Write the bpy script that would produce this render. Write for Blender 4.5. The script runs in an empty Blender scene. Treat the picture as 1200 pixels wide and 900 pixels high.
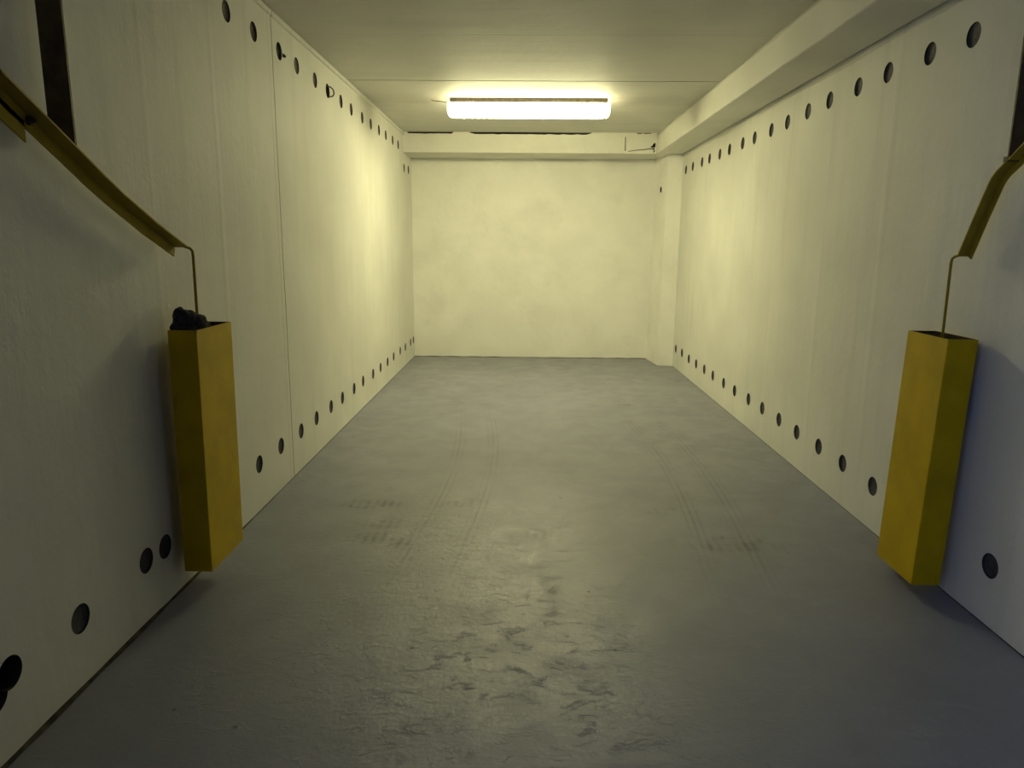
import bpy, bmesh, math, random
from mathutils import Vector, Matrix, noise
random.seed(7)
S = bpy.context.scene
C = S.collection
PI = math.pi

# ---------------------------------------------------------------- room measures (metres)
XL, XR = -1.3443, 1.6900        # inner faces of the side walls
H = 2.5373                      # ceiling
YB = 8.5935                     # back wall
YF = 0.90                       # walls end here, behind the viewer: open to the passage
BX, BZ = 1.397, 2.324           # concrete beam along the right wall: inner face, underside
BY = 8.065                      # front face of the beam across the back
HR = 0.0455                     # radius of the holes in the walls

# ---------------------------------------------------------------- materials
def mat(name):
    m = bpy.data.materials.new(name); m.use_nodes = True
    nt = m.node_tree; b = nt.nodes['Principled BSDF']
    return m, nt, b

def N(nt, typ, **kw):
    n = nt.nodes.new(typ)
    for k, v in kw.items():
        if k in n.inputs: n.inputs[k].default_value = v
        else: setattr(n, k, v)
    return n

def inp(nt, sock, v):
    if hasattr(v, 'is_linked') or hasattr(v, 'links'): nt.links.new(v, sock)
    else: sock.default_value = v

def math_(nt, op, a, b=0.0, c=0.0, clamp=False):
    n = nt.nodes.new('ShaderNodeMath'); n.operation = op; n.use_clamp = clamp
    inp(nt, n.inputs[0], a); inp(nt, n.inputs[1], b); inp(nt, n.inputs[2], c)
    return n.outputs[0]

def mixc(nt, fac, a, b, mode='MIX'):
    n = nt.nodes.new('ShaderNodeMix'); n.data_type = 'RGBA'; n.blend_type = mode
    inp(nt, n.inputs[0], fac)
    for s, v in ((n.inputs[6], a), (n.inputs[7], b)):
        if isinstance(v, tuple): s.default_value = (*v, 1)
        else: nt.links.new(v, s)
    return n.outputs[2]

def ramp(nt, v, x0, x1, y0=0.0, y1=1.0):
    n = nt.nodes.new('ShaderNodeMapRange'); n.clamp = True; n.interpolation_type = 'SMOOTHSTEP'
    inp(nt, n.inputs[0], v)
    for i, q in enumerate((x0, x1, y0, y1)): n.inputs[i+1].default_value = q
    return n.outputs[0]

def geo(nt, scale=(1,1,1)):
    g = nt.nodes.new('ShaderNodeNewGeometry')
    m = nt.nodes.new('ShaderNodeMapping'); nt.links.new(g.outputs['Position'], m.inputs[0])
    m.inputs['Scale'].default_value = scale
    return m.outputs[0]

def noi(nt, vec, scale, detail=4, rough=.55, dist=0.0):
    n = N(nt, 'ShaderNodeTexNoise', Scale=scale, Detail=detail, Roughness=rough, Distortion=dist)
    nt.links.new(vec, n.inputs['Vector']); return n.outputs['Fac']

def xyz(nt):
    g = nt.nodes.new('ShaderNodeNewGeometry'); s = nt.nodes.new('ShaderNodeSeparateXYZ')
    nt.links.new(g.outputs['Position'], s.inputs[0]); return s.outputs

def bump(nt, b, h, strength, dist, prev=None):
    n = N(nt, 'ShaderNodeBump', Strength=strength, Distance=dist)
    nt.links.new(h, n.inputs['Height'])
    if prev: nt.links.new(prev, n.inputs['Normal'])
    nt.links.new(n.outputs[0], b.inputs['Normal']); return n.outputs[0]

def gauss(nt, v, c, w):
    # 1 at v == c, falling to 0 at distance w
    d = math_(nt, 'ABSOLUTE', math_(nt, 'SUBTRACT', v, c))
    return ramp(nt, d, 0.0, w, 1.0, 0.0)

def wall_material(name, col, streak, grooves=(), ridges=(), rough_amt=.35):
    """painted cast concrete: roller mottling, streaks of the formwork, joint grooves and ridges at given Y"""
    m, nt, b = mat(name)
    b.inputs['Roughness'].default_value = .62
    b.inputs['Specular IOR Level'].default_value = .3
    p = geo(nt)
    big = noi(nt, p, 1.7, 3)
    st = noi(nt, geo(nt, streak), 3.0, 5, .6)
    fine = noi(nt, p, 46, 5, .7)
    med = noi(nt, p, 9, 4, .6, .3)
    c1 = mixc(nt, ramp(nt, big, .3, .7), tuple(x*.93 for x in col), tuple(min(1, x*1.02) for x in col))
    c2 = mixc(nt, ramp(nt, st, .5, .72, 0, .45), c1, tuple(x*.84 for x in col))
    c3 = mixc(nt, ramp(nt, fine, .66, .8, 0, .35), c2, tuple(x*.7 for x in col))
    h = math_(nt, 'ADD', math_(nt, 'MULTIPLY', fine, .25), math_(nt, 'ADD', math_(nt, 'MULTIPLY', med, .6), math_(nt, 'MULTIPLY', st, .7)))
    X = xyz(nt)
    wob = math_(nt, 'ADD', X[1], math_(nt, 'MULTIPLY', noi(nt, geo(nt), 2.2, 2), .02))
    for y, w, k in grooves:
        g = gauss(nt, wob, y + .01, w)
        c3 = mixc(nt, math_(nt, 'MULTIPLY', g, k), c3, (.22, .2, .15))
        h = math_(nt, 'SUBTRACT', h, math_(nt, 'MULTIPLY', g, 2.5*k))
    for y, w, k in ridges:
        g = gauss(nt, wob, y + .01, w)
        h = math_(nt, 'ADD', h, math_(nt, 'MULTIPLY', g, k))
    nt.links.new(c3, b.inputs['Base Color'])
    bump(nt, b, h, rough_amt, .012)
    return m

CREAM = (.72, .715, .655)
M = {}
M['wall_left'] = wall_material('cream_paint_left', CREAM, (1, 2.6, .22),
    grooves=((3.985, .010, .8), (3.93, .006, .25)),
    ridges=((2.62, .03, .18), (3.21, .035, .40), (4.75, .05, .12), (5.9, .05, .12)))
M['wall_right'] = wall_material('cream_paint_right', CREAM, (1, 2.6, .22),
    ridges=((3.50, .04, .35), (4.19, .04, .28), (4.95, .05, .2), (5.7, .05, .15), (2.7, .03, .15)))
M['wall_back'] = wall_material('cream_paint_back_lit', (.86, .85, .79), (.8, 1, .9), rough_amt=.55)  # same cream paint, lightened to stand in for brighter light at the back
M['ceiling'] = wall_material('cream_paint_ceiling', (.66, .65, .59), (.25, 2.2, 1),
    grooves=((4.42, .012, .12), (3.35, .012, .08), (5.606, .014, .9)))
M['beam'] = wall_material('cream_paint_beam', (.74, .73, .66), (1, .35, 1))

def plain(name, col, rough=.6, metal=0.0, nscale=30, amt=.15, bmp=.2, dist=.004, spec=.4):
    m, nt, b = mat(name)
    b.inputs['Roughness'].default_value = rough; b.inputs['Metallic'].default_value = metal
    b.inputs['Specular IOR Level'].default_value = spec
    f = noi(nt, geo(nt), nscale, 5, .6)
    c = mixc(nt, ramp(nt, f, .3, .7), tuple(x*(1-amt) for x in col), tuple(min(1, x*(1+amt)) for x in col))
    nt.links.new(c, b.inputs['Base Color'])
    bump(nt, b, f, bmp, dist)
    return m

M['hole'] = plain('shaded_bare_concrete', (.07, .062, .055), .9, spec=.15)  # bare concrete, darkened to carry the shade inside holes and slots
M['plug'] = plain('dark_grey_plug', (.062, .058, .062), .65, nscale=70, amt=.3, spec=.3)
M['plug_brown'] = plain('brown_grey_plug', (.12, .098, .075), .7, nscale=70, amt=.3, spec=.25)
M['black'] = plain('black_rubber', (.012, .012, .012), .8)
M['dirt_and_shade'] = plain('seam_shade', (.07, .062, .045), .95, nscale=18, amt=.5, spec=.1)  # dark tone painted for the shade in the gap at the wall foot
M['casing_shade'] = plain('shaded_inside', (.05, .03, .015), .9, nscale=30, amt=.4, spec=.1)  # inner casing faces, coloured dark as the shade below the rim
M['primer'] = plain('brown_primer', (.085, .055, .02), .6, nscale=20, amt=.3)
M['rag'] = plain('dark_rag', (.042, .038, .042), .9, nscale=55, amt=.5, bmp=.6, dist=.01, spec=.15)
M['weight'] = plain('rough_weight', (.05, .035, .025), .95, nscale=40, amt=.5, bmp=.8, dist=.02, spec=.1)
M['housing'] = plain('dull_metal_housing', (.17, .14, .115), .5, nscale=25, amt=.25)
M['wire'] = plain('brown_wire', (.06, .045, .03), .6)
M['broken'] = plain('broken_plaster', (.35, .33, .25), .95, nscale=60, amt=.4, bmp=.8, dist=.01)

def yellow(name, col, rough=.45):
    m, nt, b = mat(name)
    b.inputs['Roughness'].default_value = rough; b.inputs['Specular IOR Level'].default_value = .18
    p = geo(nt)
    a = noi(nt, p, 7, 4); f = noi(nt, p, 60, 5, .7); w = noi(nt, geo(nt, (1, 1, .35)), 16, 5, .65, .5)
    c = mixc(nt, ramp(nt, a, .3, .7), tuple(x*.86 for x in col), tuple(x*1.05 for x in col))
    c = mixc(nt, ramp(nt, w, .62, .72, 0, .45), c, tuple(x*.6 for x in col))
    c = mixc(nt, ramp(nt, f, .72, .78, 0, .6), c, (.12, .09, .03))
    nt.links.new(c, b.inputs['Base Color'])
    bump(nt, b, f, .25, .004)
    return m
M['yellow'] = yellow('yellow_paint', (.56, .385, .002))
M['arm'] = yellow('dirty_yellow_paint', (.36, .265, .02), .55)

def diffuser_material():
    m, nt, b = mat('lit_diffuser')
    b.inputs['Base Color'].default_value = (.9, .88, .8, 1)
    b.inputs['Roughness'].default_value = .3
    b.inputs['Emission Color'].default_value = (1, .93, .50, 1)
    # a prismatic diffuser throws more of the tube's light downwards than sideways
    g = nt.nodes.new('ShaderNodeNewGeometry'); sx = nt.nodes.new('ShaderNodeSeparateXYZ'); nt.links.new(g.outputs['Normal'], sx.inputs[0])
    dn = math_(nt, 'MAXIMUM', math_(nt, 'MULTIPLY', sx.outputs[2], -1.0), 0.0)
    nt.links.new(math_(nt, 'MULTIPLY', math_(nt, 'ADD', math_(nt, 'MULTIPLY', dn, .80), .56), LAMP), b.inputs['Emission Strength'])
    return m
LAMP = 57.0
M['diffuser'] = diffuser_material()
M['endcap'] = plain('milky_endcap', (.75, .72, .6), .4)
M['glowcap'] = plain('glowing_endcap', (.75, .70, .5), .4)
_b = M['glowcap'].node_tree.nodes['Principled BSDF']
_b.inputs['Emission Color'].default_value = (1, .86, .45, 1); _b.inputs['Emission Strength'].default_value = 9.0

def floor_material():
    m, nt, b = mat('grey_floor_paint')
    p = geo(nt); X = xyz(nt)
    base = (.205, .213, .265)
    big = noi(nt, p, 1.3, 4); med = noi(nt, p, 5.5, 5, .6, .4); fine = noi(nt, p, 60, 5, .7)
    lng = noi(nt, geo(nt, (3.0, .6, 1)), 3, 5, .6)
    c = mixc(nt, ramp(nt, big, .3, .7), tuple(x*.9 for x in base), tuple(x*1.08 for x in base))
    c = mixc(nt, ramp(nt, lng, .5, .75, 0, .22), c, tuple(x*.78 for x in base))
    c = mixc(nt, ramp(nt, fine, .58, .74, 0, .6), c, tuple(x*.55 for x in base))
    # tyre marks: tread blocks in patches, each patch where the photo has one
    wav = N(nt, 'ShaderNodeTexWave', Scale=7.5, Distortion=2.0, Detail=2.0); wav.bands_direction = 'X'
    nt.links.new(geo(nt), wav.inputs['Vector'])
    wv = ramp(nt, wav.outputs['Fac'], .45, .75)
    dirt_and_shade = None
    patches = [(-.80, 3.56, .17, .07, .75), (-.66, 3.30, .15, .07, .6), (-.66, 3.10, .18, .09, .65), (-.74, 6.47, .12, .04, .8),
               (-.60, 6.05, .13, .035, .7), (.93, 6.02, .14, .035, .75), (.76, 3.52, .16, .05, .55), (.98, 3.12, .26, .10, .5),
               (-.30, 3.60, .14, .07, .35), (.10, 3.20, .10, .06, .4), (-.92, 6.3, .1, .05, .3)]
    for x, y, rx, ry, k in patches:
        k = min(1.0, k*1.25)
        dx = math_(nt, 'DIVIDE', math_(nt, 'SUBTRACT', X[0], x), rx)
        dy = math_(nt, 'DIVIDE', math_(nt, 'SUBTRACT', X[1], y), ry)
        r = math_(nt, 'ADD', math_(nt, 'MULTIPLY', dx, dx), math_(nt, 'MULTIPLY', dy, dy))
        g = ramp(nt, r, .1, 1.5, k, 0)
        dirt_and_shade = g if dirt_and_shade is None else math_(nt, 'MAXIMUM', dirt_and_shade, g)
    dirt_and_shade = math_(nt, 'MULTIPLY', math_(nt, 'MULTIPLY', dirt_and_shade, ramp(nt, med, .35, .62)), math_(nt, 'ADD', math_(nt, 'MULTIPLY', wv, .65), .35))
    c = mixc(nt, dirt_and_shade, c, (.045, .043, .036))
    # two faint curved tyre tracks running in towards the back
    wob = math_(nt, 'MULTIPLY', math_(nt, 'SINE', math_(nt, 'MULTIPLY', X[1], 1.1)), .09)
    for xc in (-.52, -.28, .80, 1.02):
        tr = gauss(nt, math_(nt, 'ADD', X[0], wob), xc, .075)
        stripe = ramp(nt, math_(nt, 'SINE', math_(nt, 'MULTIPLY', math_(nt, 'ADD', X[0], wob), 190.0)), -.2, .8)
        k = math_(nt, 'MULTIPLY', math_(nt, 'MULTIPLY', tr, stripe), ramp(nt, lng, .38, .62, .10, .42))
        k = math_(nt, 'MULTIPLY', k, ramp(nt, X[1], 2.4, 3.2))
        k = math_(nt, 'MULTIPLY', k, ramp(nt, X[1], 5.4, 6.4, 1, 0))
        c = mixc(nt, k, c, (.06, .058, .05))
    # small dark specks
    vor = N(nt, 'ShaderNodeTexVoronoi', Scale=4.2); nt.links.new(p, vor.inputs['Vector'])
    sp = ramp(nt, vor.outputs['Distance'], .02, .045, .8, 0)
    c = mixc(nt, sp, c, (.03, .03, .03))
    nt.links.new(c, b.inputs['Base Color'])
    rg = ramp(nt, med, .3, .7, .33, .46)
    nt.links.new(rg, b.inputs['Roughness'])
    b.inputs['Specular IOR Level'].default_value = .72
    # unevenness: flaked paint ridges grow stronger towards the entrance
    near = ramp(nt, X[1], 1.7, 4.2, 1.0, .10)
    mask = ramp(nt, noi(nt, p, 3.1, 4), .36, .60, .25, .9)
    rd = ramp(nt, noi(nt, geo(nt, (.75, 1.4, 1)), 17, 8, .72, .6), .555, .625)
    grain = noi(nt, p, 34, 8, .75)
    h = math_(nt, 'MULTIPLY', math_(nt, 'MULTIPLY', rd, mask), math_(nt, 'MULTIPLY', near, .55))
    h = math_(nt, 'ADD', h, math_(nt, 'MULTIPLY', grain, .55))
    h = math_(nt, 'ADD', h, math_(nt, 'MULTIPLY', noi(nt, p, 11, 3), .35))
    bump(nt, b, h, .42, .010)
    return m
M['floor'] = floor_material()

# ---------------------------------------------------------------- mesh helpers
def link(name, bm, m, parent=None, smooth=False):
    me = bpy.data.meshes.new(name)
    bmesh.ops.recalc_face_normals(bm, faces=bm.faces)
    bm.to_mesh(me); bm.free()
    for x in (m if isinstance(m, (list, tuple)) else [m]): me.materials.append(x)
    if smooth:
        for f in me.polygons: f.use_smooth = True
    o = bpy.data.objects.new(name, me); C.objects.link(o)
    if parent:
        o.parent = parent; o.location = -parent.location
    return o

def box(bm, x0, x1, y0, y1, z0, z1):
    v = [bm.verts.new((x, y, z)) for x in (x0, x1) for y in (y0, y1) for z in (z0, z1)]
    for q in ((0,1,3,2), (4,6,7,5), (0,4,5,1), (2,3,7,6), (0,2,6,4), (1,5,7,3)):
        bm.faces.new([v[i] for i in q])
    return v

def hexa(bm, pts):
    """eight points: bottom four in order, then top four in order"""
    v = [bm.verts.new(p) for p in pts]
    bm.faces.new(v[0:4][::-1]); bm.faces.new(v[4:8])
    for i in range(4):
        j = (i+1) % 4; bm.faces.new((v[i], v[j], v[4+j], v[4+i]))

def tube(bm, pts, r, seg=10):
    rings = []
    pts = [Vector(p) for p in pts]
    for i, p in enumerate(pts):
        t = (pts[min(i+1, len(pts)-1)] - pts[max(i-1, 0)]).normalized()
        a = t.cross(Vector((.31, .9, .17))).normalized(); b2 = t.cross(a)
        rings.append([bm.verts.new(p + r*(math.cos(2*PI*k/seg)*a + math.sin(2*PI*k/seg)*b2)) for k in range(seg)])
    for A, B in zip(rings, rings[1:]):
        for k in range(seg): bm.faces.new((A[k], A[(k+1) % seg], B[(k+1) % seg], B[k]))
    bm.faces.new(rings[0]); bm.faces.new(rings[-1])

def lathe_x(bm, prof, sgn, seg=28):
    """profile of (radius, depth along x); sgn = direction that depth runs"""
    rings = []
    for r, d in prof:
        if r < 1e-6: rings.append([bm.verts.new((sgn*d, 0, 0))])
        else: rings.append([bm.verts.new((sgn*d, r*math.cos(2*PI*k/seg), r*math.sin(2*PI*k/seg))) for k in range(seg)])
    for A, B in zip(rings, rings[1:]):
        for k in range(seg):
            l = (k+1) % seg
            if len(B) == 1: bm.faces.new((A[k], A[l], B[0]))
            elif len(A) == 1: bm.faces.new((A[0], B[k], B[l]))
            else: bm.faces.new((A[k], A[l], B[l], B[k]))

def structure(o): o['kind'] = 'structure'; return o
def tag(o, label, cat, group=None):
    o['label'] = label; o['category'] = cat
    if group: o['group'] = group
    return o
def thing(name, loc, label, cat, group=None):
    o = bpy.data.objects.new(name, None); C.objects.link(o); o.location = loc
    o.empty_display_size = .1
    return tag(o, label, cat, group)

def cut(o, cutters_bm, dark_test):
    """cut the shapes out of o for good and give the cut faces the second material"""
    cm = bpy.data.meshes.new('cut'); bmesh.ops.recalc_face_normals(cutters_bm, faces=cutters_bm.faces)
    cutters_bm.to_mesh(cm); cutters_bm.free()
    co = bpy.data.objects.new('cut', cm); C.objects.link(co)
    md = o.modifiers.new('b', 'BOOLEAN'); md.object = co; md.operation = 'DIFFERENCE'; md.solver = 'EXACT'
    md.use_self = True
    dg = bpy.context.evaluated_depsgraph_get()
    me = bpy.data.meshes.new_from_object(o.evaluated_get(dg))
    o.modifiers.clear(); old = o.data; o.data = me; bpy.data.meshes.remove(old)
    bpy.data.objects.remove(co); bpy.data.meshes.remove(cm)
    for f in o.data.polygons:
        f.material_index = 1 if dark_test(f.center, f.normal) else 0
        f.use_smooth = False

# ---------------------------------------------------------------- holes in the walls (Y, Z)
UL = [(3.404,2.356),(3.729,2.36),(4.098,2.362),(4.395,2.357),(4.762,2.356),(5.057,2.351),(5.406,2.349),(5.712,2.348),(6.083,2.35),
      (6.413,2.352),(6.757,2.355),(7.078,2.357),(7.431,2.36),(7.746,2.359),(8.10,2.16),(8.385,2.17)]
LL = [(1.973,.219),(2.359,.229),(2.494,.223),(3.464,.241),(3.793,.243),(4.151,.234),(4.474,.234),(4.824,.231),(5.136,.226),(5.502,.222),
      (5.818,.222),(6.215,.211),(6.545,.212),(6.888,.21),(7.214,.211),(7.604,.212),(7.936,.207),(8.308,.21),(8.53,.21)]
UR = [(2.948,2.145),(3.247,2.152),(3.601,2.156),(3.908,2.155),(4.259,2.157),(4.571,2.152),(4.913,2.145),(5.225,2.142),(5.592,2.142),
      (5.89,2.143),(6.261,2.144),(6.562,2.141),(6.922,2.145),(7.209,2.145),(7.597,2.145),(7.913,2.143)]
LR = [(2.439,.224),(3.328,.216),(3.665,.226),(3.981,.227),(4.317,.223),(4.633,.225),(4.973,.224),(5.291,.22),(5.656,.21),
      (5.98,.209),(6.338,.21),(6.651,.21),(6.977,.209),(7.299,.208),(7.632,.22),(7.952,.219)]
OPEN_L = [(1.672,.232),(1.612,.200)]      # the two open holes that run into each other by the entrance
EMPTY = [UL[2], UL[5]]                    # holes of the upper left row without a plug

def wall_with_holes(name, x0, x1, face_x, sgn, holes, deep, m):
    bm = bmesh.new(); box(bm, x0, x1, YF, YB, 0, H + (.0 if sgn < 0 else 0))
    o = link(name, bm, [m, M['hole']])
    cb = bmesh.new()
    for (y, z), d in [(h, .035) for h in holes] + [(h, .11) for h in deep]:
        r = HR; seg = 40
        a = [cb.verts.new((face_x - sgn*.02, y + r*math.cos(2*PI*k/seg), z + r*math.sin(2*PI*k/seg))) for k in range(seg)]
        b = [cb.verts.new((face_x + sgn*d, y + r*math.cos(2*PI*k/seg), z + r*math.sin(2*PI*k/seg))) for k in range(seg)]
        cb.faces.new(a); cb.faces.new(b[::-1])
        for k in range(seg): cb.faces.new((a[k], a[(k+1) % seg], b[(k+1) % seg], b[k]))
    lo, hi = sorted((face_x + sgn*.0008, face_x + sgn*.14))
    cut(o, cb, lambda c, n: lo < c.x < hi and .05 < c.z < 2.5 and YF + .1 < c.y < YB - .01)
    return structure(o)

wall_with_holes('wall_left', XL - .2, XL, XL, -1, [h for h in UL + LL if h not in EMPTY], EMPTY + OPEN_L, M['wall_left'])
wall_with_holes('wall_right', XR, XR + .2, XR, 1, UR + LR, [], M['wall_right'])

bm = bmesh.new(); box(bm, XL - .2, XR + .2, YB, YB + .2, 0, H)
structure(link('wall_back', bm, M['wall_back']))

# floor slab, with the passage in front of the entrance
bm = bmesh.new(); box(bm, XL - .2, XR + .2, YF, YB + .2, -.2, 0); box(bm, XL - 2.5, XR + 2.5, -4.0, YF, -.2, 0)
structure(link('floor', bm, M['floor']))

# ceiling: two cast slabs with an open joint between them
bm = bmesh.new()
box(bm, XL - .2, XR + .2, YF, 5.600, H, H + .18)
box(bm, XL - .2, XR + .2, 5.613, YB + .2, H, H + .18)
box(bm, XL - .2, XR + .2, 5.55, 5.66, H + .12, H + .2)
structure(link('ceiling', bm, M['ceiling']))

# plaster lip along the top of the left wall: uneven lower edge
bm = bmesh.new()
n = 90; prev = None
for i in range(n + 1):
    y = YF + (BY - YF)*i/n
    d = .030 + .006*noise.noise(Vector((y*1.7, 0, 0)))
    t = .009 + .003*noise.noise(Vector((y*2.3, 4, 0)))
    ring = [bm.verts.new(q) for q in ((XL, y, H - .004), (XL + t, y, H - .004), (XL + t, y, H - d), (XL, y, H - d - .004))]
    if prev:
        for k in range(4): bm.faces.new((prev[k], prev[(k+1) % 4], ring[(k+1) % 4], ring[k]))
    else: bm.faces.new(ring)
    prev = ring
bm.faces.new(prev)
structure(link('trim_1', bm, M['wall_left']))

# ragged lip of filler under the right-hand beam
bm = bmesh.new(); prev = None
for i in range(n + 1):
    y = YF + (8.05 - YF)*i/n
    d = .028 + .010*noise.noise(Vector((y*1.3, 9, 0)))
    t = .004 + .0015*noise.noise(Vector((y*2.3, 14, 0)))
    ring = [bm.verts.new(q) for q in ((XR, y, BZ - .013), (XR - t, y, BZ - .013), (XR - t, y, BZ - d), (XR, y, BZ - d - .003))]
    if prev:
        for k in range(4): bm.faces.new((prev[k], prev[(k+1) % 4], ring[(k+1) % 4], ring[k]))
    else: bm.faces.new(ring)
    prev = ring
bm.faces.new(prev)
structure(link('trim_2', bm, M['wall_right']))

# dark strip painted for gap shade where the floor meets the side walls
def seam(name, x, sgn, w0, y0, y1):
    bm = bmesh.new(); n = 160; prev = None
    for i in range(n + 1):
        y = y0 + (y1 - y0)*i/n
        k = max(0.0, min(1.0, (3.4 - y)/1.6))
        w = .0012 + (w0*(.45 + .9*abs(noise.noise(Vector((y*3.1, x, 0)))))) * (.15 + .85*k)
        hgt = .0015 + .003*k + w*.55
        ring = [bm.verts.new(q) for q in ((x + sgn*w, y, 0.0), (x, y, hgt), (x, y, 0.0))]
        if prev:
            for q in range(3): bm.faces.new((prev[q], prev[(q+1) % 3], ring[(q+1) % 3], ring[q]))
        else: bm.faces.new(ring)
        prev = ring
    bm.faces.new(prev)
    return structure(link(name, bm, M['dirt_and_shade']))
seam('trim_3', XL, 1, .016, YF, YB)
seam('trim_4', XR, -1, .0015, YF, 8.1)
bm = bmesh.new(); prev = None
for i in range(81):
    x = XL + (1.47 - XL)*i/80; w = .004 + .006*abs(noise.noise(Vector((x*4, 3, 0))))
    ring = [bm.verts.new(q) for q in ((x, YB - w, 0), (x, YB, w*1.2), (x, YB, 0))]
    if prev:
        for q in range(3): bm.faces.new((prev[q], prev[(q+1) % 3], ring[(q+1) % 3], ring[q]))
    else: bm.faces.new(ring)
    prev = ring
bm.faces.new(prev)
structure(link('trim_5', bm, M['dirt_and_shade']))

# beam along the right wall (a dark slit stays open between it and the wall)
bm = bmesh.new(); n = 80; prev = None
for i in range(n + 1):
    y = YF + (YB - YF)*i/n
    j = .004*noise.noise(Vector((y*2.1, 0, 5))); e = .010*noise.noise(Vector((y*3.3, 7, 5)))
    ring = [bm.verts.new(q) for q in ((BX + .02 + e, y, H), (BX + j*.4, y, H - .03 + e), (BX + j*.5, y, BZ + .005), (BX + .006, y, BZ), (XR - .014, y, BZ + j*.3), (XR - .014, y, H))]
    if prev:
        for q in range(6): bm.faces.new((prev[q], prev[(q+1) % 6], ring[(q+1) % 6], ring[q]))
    else: bm.faces.new(ring)
    prev = ring
bm.faces.new(prev)
structure(link('trim_6', bm, M['beam']))

# beam across the back, its right end broken: open slots above it, an upright joint, a crack and a broken-out corner
bm = bmesh.new(); box(bm, XL, BX - .002, BY, YB, BZ, H)
o = link('trim_7', bm, [M['beam'], M['hole']])
cb = bmesh.new()
def slot(x0, x1, hgt):
    m_ = 26; lo = []
    for i in range(m_ + 1):
        x = x0 + (x1 - x0)*i/m_
        lo.append((x, H - .002 - hgt*(1 + .35*noise.noise(Vector((x*14, 1, 2)))) * (1 if 0 < i < m_ else .2)))
    f = [cb.verts.new((x, BY - .02, z)) for x, z in lo] + [cb.verts.new((x1, BY - .02, H - .0015)), cb.verts.new((x0, BY - .02, H - .0015))]
    b = [cb.verts.new((v.co.x, BY + .25, v.co.z)) for v in f]
    cb.faces.new(f); cb.faces.new(b[::-1])
    for k in range(len(f)): cb.faces.new((f[k], f[(k+1) % len(f)], b[(k+1) % len(f)], b[k]))
def prism(poly, d):
    f = [cb.verts.new((x, BY - .02, z)) for x, z in poly]; b = [cb.verts.new((x, BY + d, z)) for x, z in poly]
    cb.faces.new(f); cb.faces.new(b[::-1])
    for k in range(len(f)): cb.faces.new((f[k], f[(k+1) % len(f)], b[(k+1) % len(f)], b[k]))
slot(-1.30, -.80, .017); slot(-.62, .69, .020)
slot(1.18, 1.235, .008); slot(1.25, 1.33, .008)
prism([(1.052, 2.495), (1.060, 2.495), (1.062, 2.35), (1.052, 2.352)], .02)
prism([(1.325, 2.395), (1.34, 2.386), (1.378, 2.388), (1.382, 2.425), (1.372, 2.436), (1.356, 2.422), (1.345, 2.404)], .09)
prism([(1.09, 2.343), (1.2, 2.356), (1.375, 2.372), (1.375, 2.382), (1.2, 2.363), (1.09, 2.349)], .03)
prism([(1.352, 2.372), (1.366, 2.350), (1.358, 2.335), (1.372, 2.338), (1.378, 2.352), (1.362, 2.373)], .04)
cut(o, cb, lambda c, n: BY + .0005 < c.y < YB - .02 and abs(c.z - BZ) > .002 and XL + .01 < c.x < BX - .01 and c.z < H - .0003)
structure(o)

# pilaster in the far right corner, standing slightly out of square
bm = bmesh.new()
hexa(bm, [(1.523, 8.115, 0), (XR, 8.085, 0), (XR, YB, 0), (1.475, YB, 0), (1.535, 8.115, BZ), (XR, 8.085, BZ), (XR, YB, BZ), (1.487, YB, BZ)])
bmesh.ops.subdivide_edges(bm, edges=[e for e in bm.edges if abs(e.verts[0].co.z - e.verts[1].co.z) > 1], cuts=10)
for v in bm.verts:
    if v.co.x < 1.6 and .05 < v.co.z < BZ - .05: v.co.x += .004*noise.noise(v.co*3)
o = link('trim_8', bm, [M['wall_back'], M['hole']])
cb = bmesh.new()
px = [cb.verts.new((1.40, 8.34 + .034*math.cos(2*PI*k/24), 1.968 + .034*math.sin(2*PI*k/24))) for k in range(24)]
py = [cb.verts.new((1.57, v.co.y, v.co.z)) for v in px]
cb.faces.new(px); cb.faces.new(py[::-1])
for k in range(24): cb.faces.new((px[k], px[(k+1) % 24], py[(k+1) % 24], py[k]))
cut(o, cb, lambda c, n: 8.30 < c.y < 8.38 and 1.93 < c.z < 2.01 and c.x > 1.512 and c.x < 1.6)
structure(o)

# ---------------------------------------------------------------- plugs in the holes
ORD = ['first','second','third','fourth','fifth','sixth','seventh','eighth','ninth','tenth']
protos = {}
def make_plug(sgn, m):
    bm = bmesh.new(); r = HR - .0008
    lathe_x(bm, [(0, .009), (.010, .0095), (r*.62, .0105), (r*.80, .0085), (r*.92, .0060), (r, .0070), (r, .028), (0, .028)], sgn)
    return link('wall_plug', bm, m, smooth=True)
def place_plug(x, sgn, y, z, m, label, group, i):
    key = (sgn, m.name)
    if key not in protos:
        o = make_plug(sgn, m); protos[key] = o
    else:
        o = protos[key].copy(); C.objects.link(o)
    o.location = (x + sgn*random.uniform(0, .004), y, z)
    o.rotation_euler = (random.uniform(0, 6.28), random.uniform(-.02, .02), random.uniform(-.02, .02))
    return tag(o, label, 'plug', group)

def row(x, sgn, pts, side, level, skip, start_label, mats):
    """start_label(i) gives the label of the i-th plug counting from the entrance; the far half counts from the back corner"""
    n = len(pts)
    for i, (y, z) in enumerate(pts):
        if (y, z) in skip: continue
        place_plug(x, sgn, y, z, mats(i), start_label(i, n), 'round plugs in the %s row of the %s wall' % (level, side), i)

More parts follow.
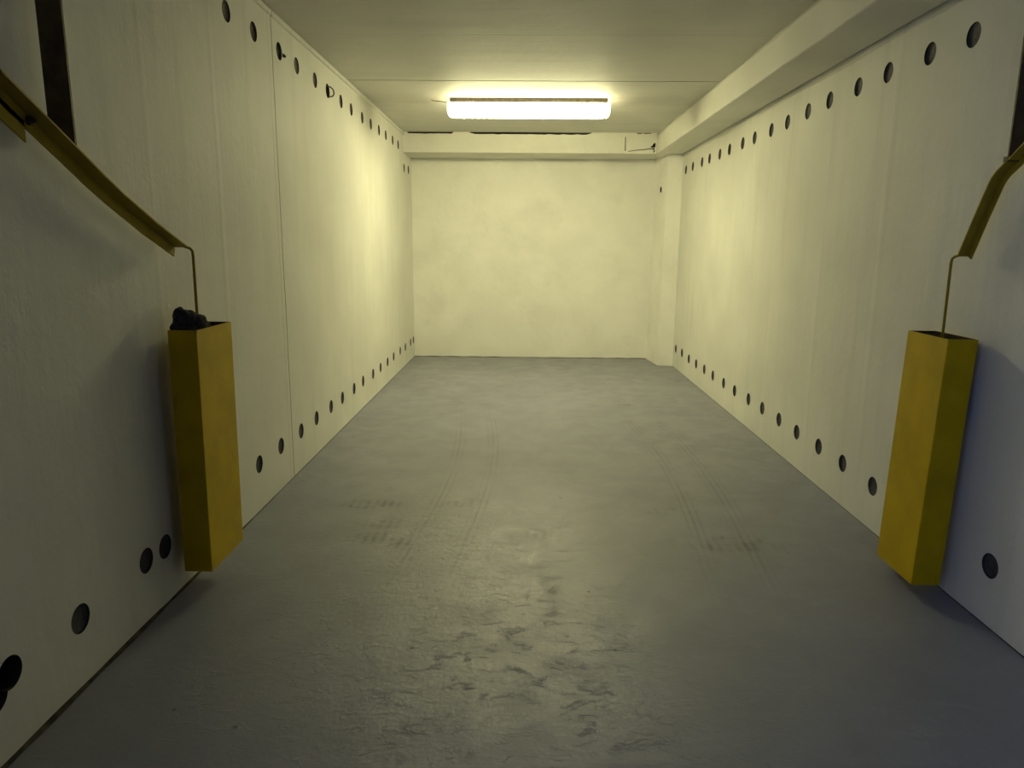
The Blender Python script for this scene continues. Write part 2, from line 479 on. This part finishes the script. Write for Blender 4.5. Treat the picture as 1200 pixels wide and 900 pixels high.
def lab_ul(i, n):
    if i == 14: return 'tiny round plug near the back left corner below beam height, nearer the entrance'
    if i == 15: return 'tiny round plug near the back left corner below beam height, nearer the corner'
    m_ = 14
    if i == 3: return 'brown-grey round plug just beyond the broken black hole high on the left wall'
    if i == 4: return 'brown-grey round plug just before the wire-loop hole high on the left wall'
    if i < 2: return ['large dark brown round plug nearest the entrance, high on the left wall',
                      'dark brown round plug just before the broken black hole, high left wall'][i]
    if i < 10: return 'brown-grey round plug, %s beyond the wire-loop hole in the upper left-wall row' % ORD[i - 6]
    return 'small brown-grey round plug in the upper left-wall row, %s from its far end' % (ORD[m_ - 1 - i])
def lab_ll(i, n):
    if i < 3: return ['dark round plug low on the left wall beside the open double hole',
                      'dark round plug low on the left wall, left one of the close pair',
                      'dark round plug low on the left wall, beside the yellow box, right of the pair'][i]
    if i < 11: return 'dark round plug low on the left wall, %s one beyond the yellow box' % ORD[i - 3]
    return 'small dark round plug low on the left wall, %s counting from the back corner' % ORD[n - 1 - i]
def lab_ur(i, n):
    if i < 8: return 'dark round plug high on the right wall, %s counting from the entrance' % ORD[i]
    return 'small dark round plug high on the right wall, %s counting from the back pilaster' % ORD[n - 1 - i]
def lab_lr(i, n):
    if i == 0: return 'large blue-grey round plug low on the right wall, in front of the yellow box'
    if i < 9: return 'dark grey round plug low on the right wall, %s one beyond the yellow box' % ORD[i - 1]
    return 'small dark round plug low on the right wall, %s counting from the back pilaster' % ORD[n - 1 - i]

row(XL, -1, UL, 'left', 'upper', EMPTY, lab_ul, lambda i: M['plug_brown'])
row(XL, -1, LL, 'left', 'lower', [], lab_ll, lambda i: M['plug'])
row(XR, 1, UR, 'right', 'upper', [], lab_ur, lambda i: M['plug'])
row(XR, 1, LR, 'right', 'lower', [], lab_lr, lambda i: M['plug'])

# torn black shard left in the third hole of the upper left row
bm = bmesh.new()
y0, z0 = UL[2]
poly = [(-.038, .018), (-.018, .040), (.016, .040), (.042, .016), (.078, -.004), (.070, -.016), (.026, -.014), (.020, -.036), (-.010, -.041), (-.036, -.018)]
f = [bm.verts.new((XL + (.012 if y > .045 else -.012 - .003*(k % 3)), y0 + y, z0 + z)) for k, (y, z) in enumerate(poly)]
b = [bm.verts.new((v.co.x - .010, v.co.y, v.co.z)) for v in f]
bm.faces.new(f); bm.faces.new(b[::-1])
for k in range(len(f)): bm.faces.new((f[k], f[(k+1) % len(f)], b[(k+1) % len(f)], b[k]))
tag(link('torn_plug', bm, M['black']), 'torn black plug with a shard sticking out of its hole high on the left wall', 'plug')

# loop of wire in the sixth hole of the upper left row
y0, z0 = UL[5]
pts = [(XL - .08, y0 - .004, z0 + .020)]
for k in range(17):
    a = PI*.62 - k/16*PI*1.25
    pts.append((XL - .004 + .030*math.sin(k/16*PI), y0 + .020 + .042*math.cos(a), z0 + .000 + .032*math.sin(a)))
pts.append((XL - .08, y0 - .006, z0 - .030))
bm = bmesh.new(); tube(bm, pts, .0042, 8)
tag(link('wire_loop', bm, M['wire'], smooth=True), 'thin brown wire loop hanging out of an unplugged hole high on the left wall', 'wire')

# ---------------------------------------------------------------- ceiling lamp
lamp = thing('ceiling_lamp', (.005, 6.32, H), 'lit fluorescent tube lamp with milky diffuser mounted on the cream ceiling', 'lamp')
bm = bmesh.new(); box(bm, -.645, .660, 6.234, 6.406, 2.504, H)
bmesh.ops.bevel(bm, geom=[e for e in bm.edges if abs(e.verts[0].co.z - e.verts[1].co.z) < 1e-4 and e.verts[0].co.z < 2.51], offset=.006, segments=2, affect='EDGES')
link('housing', bm, M['housing'], lamp)
def diffuser(x0, x1, y0, y1, z0, z1, m, name, r=.035):
    bm = bmesh.new(); yc = (y0 + y1)/2; hw = (y1 - y0)/2; prof = []
    for k in range(7):
        a = k/6*PI/2; prof.append((yc - hw + r*(1 - math.sin(a)) if False else yc - hw + r*(1 - math.cos(a)), z0 + r*(1 - math.sin(a))))
    left = prof                                        # wall side down to the flat bottom
    outline = [(y0, z1)] + left + [(2*yc - y, z) for y, z in left[::-1]] + [(y1, z1)]
    rings = []
    for x, s in ((x0, .0), (x0 + .004, .35), (x0 + .018, .8), (x0 + .04, 1.0), (x1 - .04, 1.0), (x1 - .018, .8), (x1 - .004, .35), (x1, .0)):
        ins = (1 - s)*.022
        rings.append([bm.verts.new((x, yc + (y - yc)*(1 - ins/hw*.5), z1 + (z - z1)*(1 - ins/(z1 - z0)))) for y, z in outline])
    for A, B in zip(rings, rings[1:]):
        for k in range(len(outline)):
            l = (k+1) % len(outline); bm.faces.new((A[k], A[l], B[l], B[k]))
    bm.faces.new(rings[0]); bm.faces.new(rings[-1])
    return link(name, bm, m, lamp, smooth=False)
diffuser(-.640, .656, 6.242, 6.398, 2.398, 2.503, M['diffuser'], 'diffuser')
for x0, x1 in ((-.668, -.641), (.657, .684)):
    diffuser_end = bmesh.new()
    hw = .078
    s = -1 if x0 < 0 else 1
    inner, outer = (x1, x0) if s < 0 else (x0, x1)
    prof = [(6.242, 2.503), (6.242, 2.430), (6.256, 2.408), (6.275, 2.400), (6.365, 2.400), (6.384, 2.408), (6.398, 2.430), (6.398, 2.503)]
    A = [diffuser_end.verts.new((inner, y, z)) for y, z in prof]
    B = [diffuser_end.verts.new((outer - s*.010, 6.32 + (y - 6.32)*.96, 2.503 + (z - 2.503)*.96)) for y, z in prof]
    D = [diffuser_end.verts.new((outer, 6.32 + (y - 6.32)*.84, 2.503 + (z - 2.503)*.80)) for y, z in prof]
    for P, Q in ((A, B), (B, D)):
        for k in range(8): diffuser_end.faces.new((P[k], P[(k+1) % 8], Q[(k+1) % 8], Q[k]))
    diffuser_end.faces.new(A); diffuser_end.faces.new(D[::-1])
    link('end_cap', diffuser_end, M['glowcap'], lamp)
for x, z in ((.385, 2.376), (-.365, 2.388)):
    bm = bmesh.new(); box(bm, x - .003, x + .003, 6.238, 6.246, z, 2.43)
    box(bm, x - .003, x + .003, 6.238, 6.27, z, z + .004)
    link('clip', bm, M['endcap'], lamp)
# supply wire from the ceiling to the left end of the housing
bm = bmesh.new()
tube(bm, [(-.81, 6.33, H - .001), (-.80, 6.325, H - .008), (-.77, 6.32, H - .012), (-.73, 6.31, H - .016), (-.69, 6.30, H - .026), (-.655, 6.30, H - .028), (-.636, 6.30, H - .024)], .003, 8)
o = link('supply_wire', bm, M['wire'], lamp, smooth=True)

# ---------------------------------------------------------------- counterweight boxes
def casing(bm, cx, cy, z0, z1, w, d, lean, t=.004):
    """open-topped sheet steel box; lean = x shift of the foot against the top"""
    def ring(z, k):
        s = lean*(z1 - z)/(z1 - z0); a = w/2 - k; b = d/2 - k
        return [bm.verts.new((cx + s + sx*a, cy + sy*b, z)) for sx, sy in ((-1,-1), (1,-1), (1,1), (-1,1))]
    levels = [z0, z0 + .004, z0 + .12, (z0 + z1)/2, z1 - .02, z1]
    o_ = [ring(z, 0) for z in levels]
    i_ = [ring(z, t) for z in (z1, z0 + .01)]
    for A, B in zip(o_, o_[1:]):
        for k in range(4): bm.faces.new((A[k], A[(k+1) % 4], B[(k+1) % 4], B[k]))
    bm.faces.new(o_[0][::-1])
    for k in range(4):
        bm.faces.new((o_[-1][k], o_[-1][(k+1) % 4], i_[0][(k+1) % 4], i_[0][k]))
        bm.faces.new((i_[0][k], i_[0][(k+1) % 4], i_[1][(k+1) % 4], i_[1][k])).material_index = 1
    inner = [bm.faces.new(i_[1])]
def counterweight(cx, cy, z0, z1, w, d, lean, label, rodpts, lapx):
    t = thing('counterweight_box', (cx, cy, z0), label, 'counterweight', 'yellow counterweight boxes')
    bm = bmesh.new(); casing(bm, cx, cy, z0, z1, w, d, lean)
    link('casing', bm, [M['yellow'], M['casing_shade']], t)
    # folded lap of the sheet on the face towards the entrance
    bm = bmesh.new(); y = cy - d/2
    x0, x1 = sorted((cx + lapx*(w/2 - .001), cx + lapx*(w/2 - .017)))
    hexa(bm, [(x0 + lean, y - .0022, z0 + .001), (x1 + lean, y - .0022, z0 + .001), (x1 + lean, y + .001, z0 + .001), (x0 + lean, y + .001, z0 + .001),
              (x0, y - .0022, z1 - .012), (x1, y - .0022, z1 - .012), (x1, y + .001, z1 - .012), (x0, y + .001, z1 - .012)])
    link('folded_seam', bm, M['yellow'], t)
    # rough weight filling the box to just below the rim
    bm = bmesh.new()
    nx, ny = 8, 20; a = w/2 - .0045; b = d/2 - .0045; g = {}
    for i in range(nx + 1):
        for j in range(ny + 1):
            x = cx - a + 2*a*i/nx; yy = cy - b + 2*b*j/ny
            g[i, j] = bm.verts.new((x, yy, z1 - .014 + .010*noise.noise(Vector((x*25, yy*25, 0)))))
    for i in range(nx):
        for j in range(ny): bm.faces.new((g[i, j], g[i+1, j], g[i+1, j+1], g[i, j+1]))
    ret = bmesh.ops.extrude_face_region(bm, geom=bm.faces[:])
    for v in ret['geom']:
        if isinstance(v, bmesh.types.BMVert): v.co.z = z1 - .30
    link('weight_filling', bm, M['weight'], t)
    bm = bmesh.new(); tube(bm, rodpts, .0052, 12)
    link('hanging_rod', bm, M['arm'], t, smooth=True)
    return t
counterweight(-1.2345, 2.688, .104, 1.036, .106, .305, -.011,
    'yellow steel counterweight box by the left wall with a dark rag on top',
    [(-1.231, 2.656, .99), (-1.231, 2.656, 1.15), (-1.2295, 2.656, 1.300), (-1.2300, 2.654, 1.316), (-1.236, 2.651, 1.325), (-1.243, 2.647, 1.329),
     (-1.249, 2.640, 1.331), (-1.252, 2.628, 1.335)], 1)
counterweight(1.608, 2.772, .050, 1.021, .110, .278, -.024,
    'yellow steel counterweight box leaning slightly beside the right wall, no rag on top',
    [(1.601, 2.753, .99), (1.600, 2.753, 1.10), (1.5985, 2.753, 1.295), (1.600, 2.752, 1.310), (1.606, 2.748, 1.318), (1.612, 2.742, 1.322),
     (1.617, 2.732, 1.325), (1.619, 2.715, 1.335)], -1)

# rag stuffed in the mouth of the left box
def blob(name, parts, voxel, amp, m):
    bm = bmesh.new()
    for (x, y, z, rx, ry, rz) in parts:
        ret = bmesh.ops.create_icosphere(bm, subdivisions=3, radius=1)
        for v in ret['verts']: v.co = Vector((x + v.co.x*rx, y + v.co.y*ry, z + v.co.z*rz))
    o = link(name, bm, m)
    md = o.modifiers.new('r', 'REMESH'); md.mode = 'VOXEL'; md.voxel_size = voxel; md.use_smooth_shade = True
    dg = bpy.context.evaluated_depsgraph_get()
    me = bpy.data.meshes.new_from_object(o.evaluated_get(dg)); o.modifiers.clear(); old = o.data; o.data = me; bpy.data.meshes.remove(old)
    me.materials.clear(); me.materials.append(m)
    nn = [v.normal.copy() for v in me.vertices]
    for v, q in zip(me.vertices, nn):
        f = abs(noise.noise(v.co*28))*1.3 - .35 + .22*noise.noise(v.co*70)
        v.co += q*amp*f
    for f in me.polygons: f.use_smooth = True
    return o
rag = blob('crumpled_rag', [(-1.262, 2.585, 1.075, .026, .030, .042), (-1.238, 2.600, 1.068, .036, .040, .036), (-1.214, 2.625, 1.058, .026, .045, .030),
                     (-1.272, 2.570, 1.042, .020, .022, .022), (-1.242, 2.590, 1.035, .044, .045, .018), (-1.205, 2.65, 1.04, .014, .035, .022), (-1.248, 2.58, 1.09, .022, .025, .020)],
           .0035, .006, M['rag'])
tag(rag, 'dark crumpled rag stuffed into the top of the left yellow box', 'rag')

# ---------------------------------------------------------------- lever arms of the tilting door
def angle_arm(bm, xw, sgn, path, web, flange, t=.005):
    """L-section swept along path [(y, z)] of its upper edge; top leg reaches into the room, the other hangs down on the wall side"""
    rings = []
    for i, (y, z) in enumerate(path):
        a = Vector(path[max(i-1, 0)]); b = Vector(path[min(i+1, len(path)-1)])
        d1 = (Vector(path[i]) - a).normalized() if i else (b - Vector(path[i])).normalized()
        d2 = (b - Vector(path[i])).normalized() if i < len(path)-1 else d1
        d = (d1 + d2).normalized(); n = Vector((d.y, -d.x))
        if n.y > 0: n = -n
        k = 1/max(.6, n.dot(Vector((d1.y, -d1.x)) if Vector((d1.y, -d1.x)).y < 0 else Vector((-d1.y, d1.x))))
        L = []
        for dx, dn in ((0, 0), (0, t), (flange - t, t), (flange - t, web), (flange, web), (flange, 0)):
            L.append(bm.verts.new((xw + sgn*dx, y + n.x*dn*k, z + n.y*dn*k)))
        rings.append(L)
    for A, B in zip(rings, rings[1:]):
        for k in range(6): bm.faces.new((A[k], A[(k+1) % 6], B[(k+1) % 6], B[k]))
    bm.faces.new(rings[0]); bm.faces.new(rings[-1])

def bolt(bm, x, y, z, r, l, sgn):
    f = [bm.verts.new((x, y + r*math.cos(PI/3*k), z + r*math.sin(PI/3*k))) for k in range(6)]
    b = [bm.verts.new((x + sgn*l, v.co.y, v.co.z)) for v in f]
    bm.faces.new(f); bm.faces.new(b[::-1])
    for k in range(6): bm.faces.new((f[k], f[(k+1) % 6], b[(k+1) % 6], b[k]))

# left
t = thing('door_lever', (-1.25, 2.03, 1.6), 'long dirty yellow lever arm sloping along the left wall with brown upright post', 'door lever', 'lever arms of the tilting door')
bm = bmesh.new()
angle_arm(bm, -1.235, -1, [(2.630, 1.334), (2.43, 1.411), (2.233, 1.4975), (2.14, 1.543), (2.038, 1.598), (1.757, 1.745), (1.30, 1.985)], .040, .050)
link('arm', bm, M['arm'], t)
bm = bmesh.new()   # angle section post, its broad leg towards the entrance
box(bm, -1.303, -1.235, 2.016, 2.024, 1.607, H)
box(bm, -1.303, -1.299, 2.024, 2.050, 1.607, H)
link('post', bm, M['primer'], t)
bm = bmesh.new()
hexa(bm, [(-1.280, 1.50, 1.800), (-1.286, 1.50, 1.800), (-1.286, 1.885, 1.596), (-1.280, 1.885, 1.596),
          (-1.280, 1.50, 1.850), (-1.286, 1.50, 1.850), (-1.286, 1.885, 1.650), (-1.280, 1.885, 1.650)])
link('gusset_plate', bm, M['arm'], t)
bm = bmesh.new(); bolt(bm, -1.281, 1.900, 1.650, .012, .012, 1); bolt(bm, -1.281, 1.900, 1.650, .006, .022, 1)
link('bolt', bm, M['primer'], t)
# right
t = thing('door_lever', (1.615, 2.5, 1.6), 'short bent yellow lever arm by the right wall, turning steeply down to its rod', 'door lever', 'lever arms of the tilting door')
bm = bmesh.new()
angle_arm(bm, 1.600, 1, [(2.724, 1.322), (2.655, 1.460), (2.597, 1.570), (2.582, 1.592), (2.560, 1.612), (2.523, 1.634), (2.438, 1.688), (2.20, 1.835), (1.85, 2.05)], .026, .042)
link('arm', bm, M['arm'], t)
bm = bmesh.new(); box(bm, 1.595, 1.662, 2.496, 2.504, 1.650, BZ)
box(bm, 1.658, 1.662, 2.504, 2.530, 1.650, BZ)
link('post', bm, M['primer'], t)
bm = bmesh.new(); box(bm, 1.600, 1.640, 2.506, 2.530, 1.634, 1.652)
link('gusset_plate', bm, M['primer'], t)

# ---------------------------------------------------------------- light: the lamp above, and dusk from the passage
w = bpy.data.worlds.new('World'); S.world = w; w.use_nodes = True
nt = w.node_tree; bg = nt.nodes['Background']
tc = nt.nodes.new('ShaderNodeTexCoord'); sp = nt.nodes.new('ShaderNodeSeparateXYZ'); nt.links.new(tc.outputs['Generated'], sp.inputs[0])
k = ramp(nt, sp.outputs[0], -.98, .30, 1.0, .05)
col = mixc(nt, k, (.22, .28, .45), (.26, .34, .70))
nt.links.new(col, bg.inputs['Color'])
st = math_(nt, 'MULTIPLY', k, 1.2)
nt.links.new(st, bg.inputs['Strength'])

# ---------------------------------------------------------------- camera
cd = bpy.data.cameras.new('Camera'); cam = bpy.data.objects.new('Camera', cd); C.objects.link(cam)
cd.sensor_width = 36; cd.sensor_fit = 'HORIZONTAL'; cd.lens = 836.477/1200*36
cd.clip_start = .02
Rv = Vector((.99977826, .01934465, .00831916)); Uv = Vector((-.01187623, .1917539, .98137118)); Fv = Vector((-.01738905, .98125238, -.19194112))
mw = Matrix((Rv, Uv, -Fv)).transposed().to_4x4(); mw.translation = (0, 0, 1.35)
cam.matrix_world = mw
S.camera = cam

S.view_settings.view_transform = 'Standard'
S.view_settings.look = 'None'
S.view_settings.gamma = 1
S.view_settings.use_curve_mapping = False
S.view_settings.exposure = 0.0
